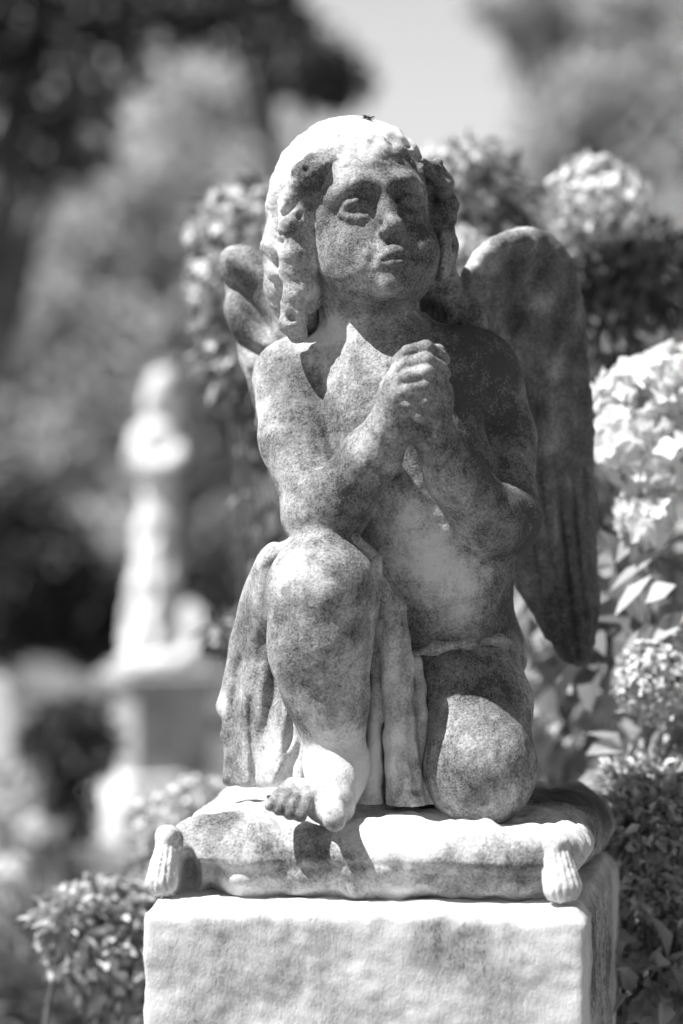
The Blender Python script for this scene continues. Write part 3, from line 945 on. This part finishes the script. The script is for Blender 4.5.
flowering_shrub('hydrangea_shrub', 'blurred pale hydrangea rising behind the angel shoulder and small folded wing', 'hydrangea', 300, 1100,
                [(232, 232, 42, 1030), (214, 285, 30, 1000), (236, 316, 34, 1050), (232, 356, 26, 1020), (262, 205, 26, 1100), (224, 636, 13, 900)],
                [(248, 300, 1150), (290, 420, 1150), (300, 520, 1150), (310, 620, 1100), (250, 250, 1180), (246, 340, 1150)], 300, .05, .026, M_LEAF, M_PETALB, .012, 105, .08, core=30)
flowering_shrub('hydrangea_shrub', 'blurred hydrangea with dark leaves just right of the angel curls', 'hydrangea', 470, 1050,
                [(448, 166, 28, 1000), (482, 172, 24, 1040), (504, 205, 20, 1060), (470, 255, 34, 980), (440, 220, 26, 1000), (478, 212, 24, 1010)],
                [(480, 190, 1050), (500, 215, 1060), (470, 205, 1100), (505, 250, 1150), (480, 330, 1150), (490, 450, 1150)], 420, .035, .018, M_LEAF, M_PETALB, .011, 100, .07, core=30)
flowering_shrub('hydrangea_shrub', 'tall hydrangea with one domed pale head above the large wing', 'hydrangea', 605, 900,
                [(597, 208, 54, 850)],
                [(606, 290, 880), (590, 275, 880), (628, 280, 870), (655, 262, 900), (668, 285, 920), (605, 330, 900), (612, 400, 900), (600, 500, 950)], 900, .035, .018, M_LEAF, M_PETALB, .012, 120, .05, stem_r=.006, core=60)
flowering_shrub('phlox_plant', 'large white flower truss with pointed petals and long leaves beside the wing', 'phlox', 655, 380,
                [(648, 398, 46, 370), (676, 380, 34, 400), (624, 440, 32, 340), (660, 466, 46, 350), (690, 440, 40, 380), (646, 520, 26, 330), (612, 400, 18, 390)],
                [(640, 640, 420), (670, 620, 430), (620, 620, 480), (690, 650, 440), (650, 580, 460), (625, 560, 480)], 60, .075, .034, M_LEAF, M_PETAL, .016, 110, .06)
flowering_shrub('hydrangea_shrub', 'hydrangea with rounded truss of tiny pale florets low at right', 'hydrangea', 665, 320,
                [(656, 684, 42, 300), (688, 700, 36, 330), (676, 655, 26, 330)],
                [(660, 760, 380), (690, 770, 380), (640, 770, 400)], 60, .045, .028, M_LEAFB, M_PETALG, .0075, 420, .05)
flowering_shrub('hydrangea_shrub', 'small blurred pale hydrangea beyond the left tassel of the cushion', 'hydrangea', 175, 1050,
                [(172, 818, 34, 1000), (196, 800, 26, 1050), (152, 838, 22, 1000), (190, 850, 26, 1020)],
                [(180, 870, 1050), (200, 900, 1050), (160, 900, 1100)], 160, .04, .02, M_LEAF, M_PETALG, .010, 130, .07)


def leafy_shrub(name, label, cat, px, Y, tufts, r, n, ln, wd, mat, stems=True, group=None, shell=0.35):
    group = group or ('boxwood bushes beside the plinth' if cat == 'boxwood' else None)
    base = ground_pt(px, Y)
    root = empty(name, base); tag(root, label, cat, group)
    tc = [P(*t) for t in tufts]
    v, f = leaves_in(tc, r, n, ln, wd, 0.1, shell)
    mesh_np('foliage', v, f, mat, root, smooth=False, offset=base)
    if stems: stems_to(root, base, tc[:10], .005, base, .05)
    return root


# long arching leaves of the phlox, each placed where it shows
base = ground_pt(655, 380)
lp, ldv, lnv, ll, lw = [], [], [], [], []
for (x0, y0, Y0, x1, y1, Y1, w) in ((612, 560, 330, 660, 505, 330, .030), (606, 585, 330, 672, 545, 320, .024), (612, 612, 300, 652, 575, 310, .020), (640, 600, 300, 676, 585, 300, .034),
                                    (640, 668, 310, 676, 610, 300, .020), (612, 668, 320, 650, 620, 315, .012), (650, 640, 300, 690, 610, 300, .026), (622, 560, 380, 600, 530, 380, .03)):
    a, b = P(x1, y1, Y1), P(x0, y0, Y0)
    lp.append(a); ldv.append(b - a); lnv.append([rng.uniform(-.4, .4), -.5, .8]); ll.append(np.linalg.norm(b - a)); lw.append(w)
v, f = leaf_mesh(np.array(lp), np.array(ldv), np.array(lnv), np.array(ll), np.array(lw), 0.12, 0.12)
phlox = [o for o in COL.objects if o.name.startswith('phlox_plant')][0]
mesh_np('leaf_spray', v, f, M_LEAFB, phlox, smooth=True, offset=base)

leafy_shrub('broadleaf_shrub', 'bright broad leaved shrub seen between the kneeling thigh and the flower trusses', 'shrub', 560, 850,
            [(530, 600, 850), (545, 690, 800), (570, 720, 800), (590, 700, 850), (540, 750, 820), (600, 760, 850), (560, 640, 950), (620, 600, 950), (520, 660, 900), (640, 560, 950), (610, 450, 1000), (600, 380, 1000)],
            .085, 420, .075, .042, M_LEAFB)
leafy_shrub('boxwood_bush', 'dense small leaved boxwood bush touching the right side of the plinth', 'boxwood', 668, 260,
            [(640, 830, 190), (668, 820, 200), (690, 850, 220), (645, 880, 200), (672, 900, 220), (690, 800, 260), (622, 812, 240), (630, 790, 280), (660, 790, 280), (700, 900, 260), (640, 930, 260), (680, 940, 280)],
            .036, 5200, .017, .0085, M_BOXR)
leafy_shrub('bergenia_plant', 'low plant with wide pale leaves at the foot of the boxwood', 'leafy plant', 655, 200,
            [(640, 975, 180), (668, 985, 180), (690, 1000, 200), (645, 1015, 190), (675, 1030, 200), (640, 1060, 200), (690, 1070, 220)], .040, 230, .045, .024, M_LEAFB)
leafy_shrub('boxwood_bush', 'rounded boxwood bush with glossy leaves left of the plinth corner', 'boxwood', 95, 520,
            [(66, 922, 450), (92, 914, 470), (125, 912, 480), (150, 910, 500), (80, 945, 450), (110, 940, 460), (140, 945, 470), (104, 975, 480), (135, 985, 470), (150, 1012, 470), (126, 1005, 490), (165, 895, 520)],
            .036, 2300, .022, .012, M_BOX)
leafy_shrub('catmint_plant', 'dark mound of wispy leaves in the bottom left corner', 'leafy plant', 40, 1900,
            [(x, y, Y) for x, y, Y in ((-60, 985, 1850), (-10, 975, 1900), (30, 985, 1850), (70, 1000, 1800), (110, 1015, 1750), (-30, 1030, 1700), (20, 1040, 1700), (70, 1050, 1650), (130, 1050, 1650), (170, 1060, 1700))],
            .12, 2200, .10, .014, M_LEAF)
flowering_shrub('white_flower_clump', 'pale blurred flower clump above the dark mound of leaves', 'flowers', 25, 3000,
                [(20, 915, 22, 2900), (48, 935, 20, 2850), (8, 880, 24, 3000), (85, 955, 16, 2700), (-20, 930, 24, 2900)], [(20, 960, 2950), (60, 970, 2900)], 120, .07, .035, M_LEAF, M_PETALG, .02, 90, .10)
flowering_shrub('white_flower_clump', 'pale blurred flower clump at the left edge below the white headstone', 'flowers', 10, 4200,
                [(14, 812, 26, 4200), (32, 835, 18, 4100), (-10, 830, 26, 4300), (5, 775, 14, 4200)], [(10, 860, 4250), (40, 870, 4200)], 120, .07, .035, M_LEAF, M_PETALG, .025, 80, .12)

# ------------------------------------------------------------------ monuments behind
YM = 6900
mb = ground_pt(160, YM)
mon = empty('memorial_statue', mb); tag(mon, 'pale robed figure standing on a tall square pedestal far behind at left', 'statue')
sm = S(YM)
fv = Vol(P(90, 690, YM - 350), P(240, 350, YM + 350), 0.012)
fv.ell(P(161, 390, YM), (15 * sm, 18 * sm, 19 * sm), 0)
fv.ell(P(160, 400, YM + 20), (18 * sm, 16 * sm, 20 * sm), .03)
fv.cone(P(160, 410, YM), P(158, 432, YM), 9 * sm, 12 * sm, .03)
fv.ell(P(154, 444, YM), (17 * sm, 14 * sm, 22 * sm), .04)
fv.chain([P(140, 434, YM), P(136, 458, YM - 60), P(148, 466, YM - 90)], [10 * sm, 9 * sm, 7 * sm], .03)
fv.chain([P(172, 434, YM), P(176, 458, YM - 50), P(160, 468, YM - 90)], [10 * sm, 8 * sm, 7 * sm], .03)
fv.chain([P(157, 460, YM), P(157, 540, YM), P(153, 600, YM), P(150, 640, YM)], [13 * sm, 13 * sm, 17 * sm, 25 * sm], .04)
for i in range(9):
    a = i * 2 * math.pi / 9
    fv.chain([P(157, 490, YM) + np.array([math.cos(a), math.sin(a), 0]) * 12 * sm, P(152, 640, YM) + np.array([math.cos(a), math.sin(a), 0]) * 27 * sm], [.010, .018], .02)
fv.chain([P(188, 612, YM - 30), P(196, 650, YM - 30)], [12 * sm, 16 * sm], .03)
fv.ell(P(160, 660, YM), (44 * sm, 38 * sm, 14 * sm), .04)
fv.wobble(.006, .12, 71)
V, Fc = fv.mesh()
mesh_np('robed_figure', V, Fc, M_PALE, mon, offset=mb)
mrot = R(24)
zt = lambda py: float(P(160, py, YM)[2])
boxes('cornice', [(.165, .165, zt(672), zt(664), mrot, mb), (.195, .195, zt(682), zt(672), mrot, mb)], M_OLD, mon, .01, offset=mb)
boxes('shaft', [(.155, .155, zt(772), zt(682), mrot, mb)], M_OLD, mon, .008, offset=mb)
boxes('stepped_base', [(.205, .205, zt(792), zt(772), mrot, mb), (.245, .245, 0.0, zt(792), mrot, mb)], M_PALE, mon, .012, offset=mb)

hb = ground_pt(-6, 6200)
hs = empty('headstone', hb); tag(hs, 'white upright headstone at the left edge beside the dark yew', 'headstone')
pl = smooth_poly([(-30, 845), (-30, 700), (-20, 682), (-6, 676), (6, 682), (14, 700), (14, 845)], 1)
vv = []
for dy in (-.05, .05):
    for (x, y) in pl:
        q = P(x, y, 6200); vv.append((q[0], q[1] + dy, q[2]))
n = len(pl)
parts = [(np.array(vv), np.array([[i, (i + 1) % n, n + (i + 1) % n, n + i] for i in range(n)]))]
ob = mesh_np('slab', parts[0][0], parts[0][1], M_PALE, hs, smooth=False, offset=hb)
import bmesh
bm = bmesh.new(); bm.from_mesh(ob.data)
bm.verts.ensure_lookup_table()
bm.faces.new([bm.verts[i] for i in range(n)][::-1]); bm.faces.new([bm.verts[n + i] for i in range(n)])
bmesh.ops.recalc_face_normals(bm, faces=bm.faces); bm.to_mesh(ob.data); bm.free()
boxes('plinth_block', [(.12, .10, 0, .08, 0, hb)], M_OLD, hs, .01, offset=hb)

# ------------------------------------------------------------------ trees and hedges
def tree(label, px, Y, top_py, crown, mat, nleaf, leaf, group='trees behind the garden', name='broadleaf_tree', trunk_r=.14, clump=.55, cat='tree'):
    """crown: list of (px, py, rx_m, rz_m) lobes at this depth."""
    base = ground_pt(px, Y)
    root = empty(name, base); tag(root, label, cat, group)
    lobes = [(P(a, b, Y + rng.uniform(-600, 600)), rx, rz) for (a, b, rx, rz) in crown]
    cz = np.mean([l[0][2] for l in lobes])
    top = np.array([np.mean([l[0][0] for l in lobes]), base[1], cz])
    fork = base * .45 + top * .55; fork[2] = max(.8, cz * .45)
    parts = [tube([base, base * .5 + fork * .5 + rng.normal(size=3) * [.1, .1, 0], fork, top], [trunk_r * 1.25, trunk_r, trunk_r * .8, trunk_r * .3], 9)]
    mesh_np('trunk', *parts[0], M_BARK, root, offset=base)
    lim = []
    cc = []
    for (c, rx, rz) in lobes:
        lim.append(tube([fork, fork * .5 + c * .5 + rng.normal(size=3) * .15, c], [trunk_r * .5, trunk_r * .35, trunk_r * .12], 6))
        m = max(4, int(7 * rx * rx * rz / (clump ** 3) * .22))
        d = sphere_dirs(m) * (rng.uniform(0.15, 1, m) ** .5)[:, None]
        cc.append(c + d * np.array([rx, rx, rz]))
    v, f = merge(lim); mesh_np('limbs', v, f, M_BARK, root, offset=base)
    cc = np.concatenate(cc)
    v, f = leaves_in(cc, (clump, clump, clump * .7), nleaf, leaf, leaf * .55, .3, .3)
    mesh_np('crown', v, f, mat, root, smooth=False, offset=base)
    return root


tree('dark overhanging tree filling the top left corner', -110, 11000, 0, [(20, 60, .5, .4), (-40, 150, .6, .4), (40, -40, .9, .4), (-80, 20, .8, .7), (60, 130, .25, .25), (100, 30, .3, .25)], M_TREED, 7000, .10, clump=.28)
tree('dark tall tree reaching in above and left of the angel head', 345, 17000, 0, [(220, 10, .5, .25), (270, 40, .45, .25), (310, 75, .22, .12), (240, -60, .6, .4)], M_TREED, 3500, .13, clump=.3)
tree('mid grey leafy tree behind the left hydrangea', 180, 21000, 0, [(150, 170, 1.2, .8), (240, 130, .7, .6), (120, 280, 1.2, 1.0), (240, 250, 1.2, 1.0), (180, 360, 1.6, .9), (290, 300, 1.2, .8), (130, 90, .9, .5), (60, 170, .8, .7), (200, 210, .8, .7), (90, 230, .9, .7), (250, 90, .5, .35), (200, 440, 1.2, .8)], M_TREEL, 18000, .15, clump=.36)
tree('leafy tree at the left edge below the dark tree', 20, 19000, 0, [(30, 290, 1.0, 1.0), (90, 380, 1.1, .9), (0, 400, 1.2, .9), (60, 450, 1.2, .7), (-60, 320, 1.3, 1.2)], M_TREEL, 10000, .15, clump=.30)
tree('pale tall tree in the top right corner', 620, 24000, 0, [(650, 40, 1.1, 1.0), (590, 120, .7, .6), (690, 140, 1.3, 1.0), (530, 200, .5, .4), (620, 200, 1.2, .8), (560, 30, .5, .35), (720, 60, 1.4, 1.4), (500, -10, .4, .3), (580, -10, .7, .4)], M_TREEL, 13000, .2, clump=.42)
tree('greyer tree behind the large wing', 560, 17000, 0, [(510, 250, .7, .5), (580, 290, 1.0, .7), (660, 270, 1.1, .7), (540, 370, 1.2, .8), (640, 380, 1.3, .9), (700, 340, 1.1, 1.0)], M_TREE, 11000, .15, clump=.4)
tree('leafy tree hidden mostly by the angel head', 390, 23000, 0, [(350, 260, .9, .6), (430, 250, 1.0, .6), (400, 340, 1.6, .9), (320, 400, 1.6, 1.0), (460, 400, 1.6, 1.0)], M_TREEL, 9000, .18, clump=.42)


def hedge_bush(label, px, Y, tufts, r, n, ln, mat, name='yew_bush', cat='bush', group='dark bushes across the lawn'):
    return leafy_shrub(name, label, cat, px, Y, tufts, r, n, ln, ln * .5, mat, True, group)


hedge_bush('dark yew bush standing left of the distant pedestal', 68, 5500, [(60, 730, 5500), (85, 725, 5500), (45, 745, 5500), (75, 760, 5450), (70, 790, 5450), (68, 820, 5450), (95, 750, 5600)], .085, 1500, .05, M_TREED)
hedge_bush('wide dark bush across the lawn at the left edge', 20, 13500, [(x, y, 13500 + q) for x, y, q in ((-20, 530, 0), (20, 520, 200), (55, 560, 0), (10, 580, -200), (50, 610, 0), (-10, 625, 0), (85, 600, 0), (100, 630, 100))], .28, 5200, .10, M_TREED)
hedge_bush('dark bush behind the distant robed statue', 210, 14500, [(x, y, 14500 + q) for x, y, q in ((130, 590, 0), (190, 560, 0), (230, 590, 0), (215, 620, 0), (250, 540, 200), (180, 620, 0))], .30, 4200, .10, leaf_mat('dull_leaf', .10, .26, .3))
hedge_bush('grey green bush far behind the kneeling angel', 420, 14500, [(x, y, 14500 + q) for x, y, q in ((300, 540, 0), (340, 600, 0), (420, 520, 0), (520, 540, 0), (600, 520, 0), (680, 540, 0), (560, 610, 0), (650, 620, 0), (460, 620, 0))], .45, 6000, .11, M_TREE)

# ------------------------------------------------------------------ sky, sun, camera
AZ, EL = R(69), R(59)                       # sun: degrees to the left of the camera's own direction from the angel, height
sd = Vector((-math.sin(AZ) * math.cos(EL), -math.cos(AZ) * math.cos(EL), math.sin(EL)))
w = bpy.data.worlds.new('World'); SC.world = w; w.use_nodes = True
nt = w.node_tree; nt.nodes.clear()
sky = nt.nodes.new('ShaderNodeTexSky'); sky.sky_type = 'NISHITA'; sky.sun_disc = False
sky.sun_elevation = EL; sky.sun_rotation = math.atan2(sd.x, sd.y); sky.air_density = 1.2; sky.dust_density = 0.1
bw = nt.nodes.new('ShaderNodeRGBToBW'); bg = nt.nodes.new('ShaderNodeBackground'); wo = nt.nodes.new('ShaderNodeOutputWorld')
nt.links.new(sky.outputs[0], bw.inputs[0]); gz = nt.nodes.new('ShaderNodeTexCoord'); sx = nt.nodes.new('ShaderNodeSeparateXYZ'); nt.links.new(gz.outputs['Generated'], sx.inputs[0])
hz = mathn(nt, 'MULTIPLY', smoothstep(nt, sx.outputs[2], 0.40, 0.12), smoothstep(nt, sx.outputs[1], 0.2, 0.9))
nt.links.new(mixc(nt, hz, bw.outputs[0], 8.7), bg.inputs[0]); nt.links.new(bg.outputs[0], wo.inputs[0])
bg.inputs['Strength'].default_value = 0.05
L = bpy.data.lights.new('sun', 'SUN'); L.energy = 5.0; L.angle = R(0.53); L.color = (1, 1, 1)
lo = bpy.data.objects.new('sun', L); lo.rotation_euler = sd.to_track_quat('Z', 'Y').to_euler(); lo.location = (-3, -3, 6); link(lo)

cam = bpy.data.cameras.new('camera'); cam.lens = 85; cam.sensor_fit = 'VERTICAL'; cam.sensor_height = 36; cam.sensor_width = 24
cam.clip_end = 2000; cam.clip_start = 0.05
co = bpy.data.objects.new('camera', cam); co.location = (0, -D0, ZC); co.rotation_euler = (math.pi / 2, 0, 0); link(co)
cam.dof.use_dof = True; cam.dof.focus_distance = D0 - 0.075; cam.dof.aperture_fstop = 2.3
SC.camera = co
SC.render.resolution_x = 683; SC.render.resolution_y = 1024
SC.view_settings.view_transform = 'Standard'; SC.view_settings.look = 'None'; SC.view_settings.exposure = 0.88; SC.view_settings.gamma = 1
SC.cycles.use_denoising = True
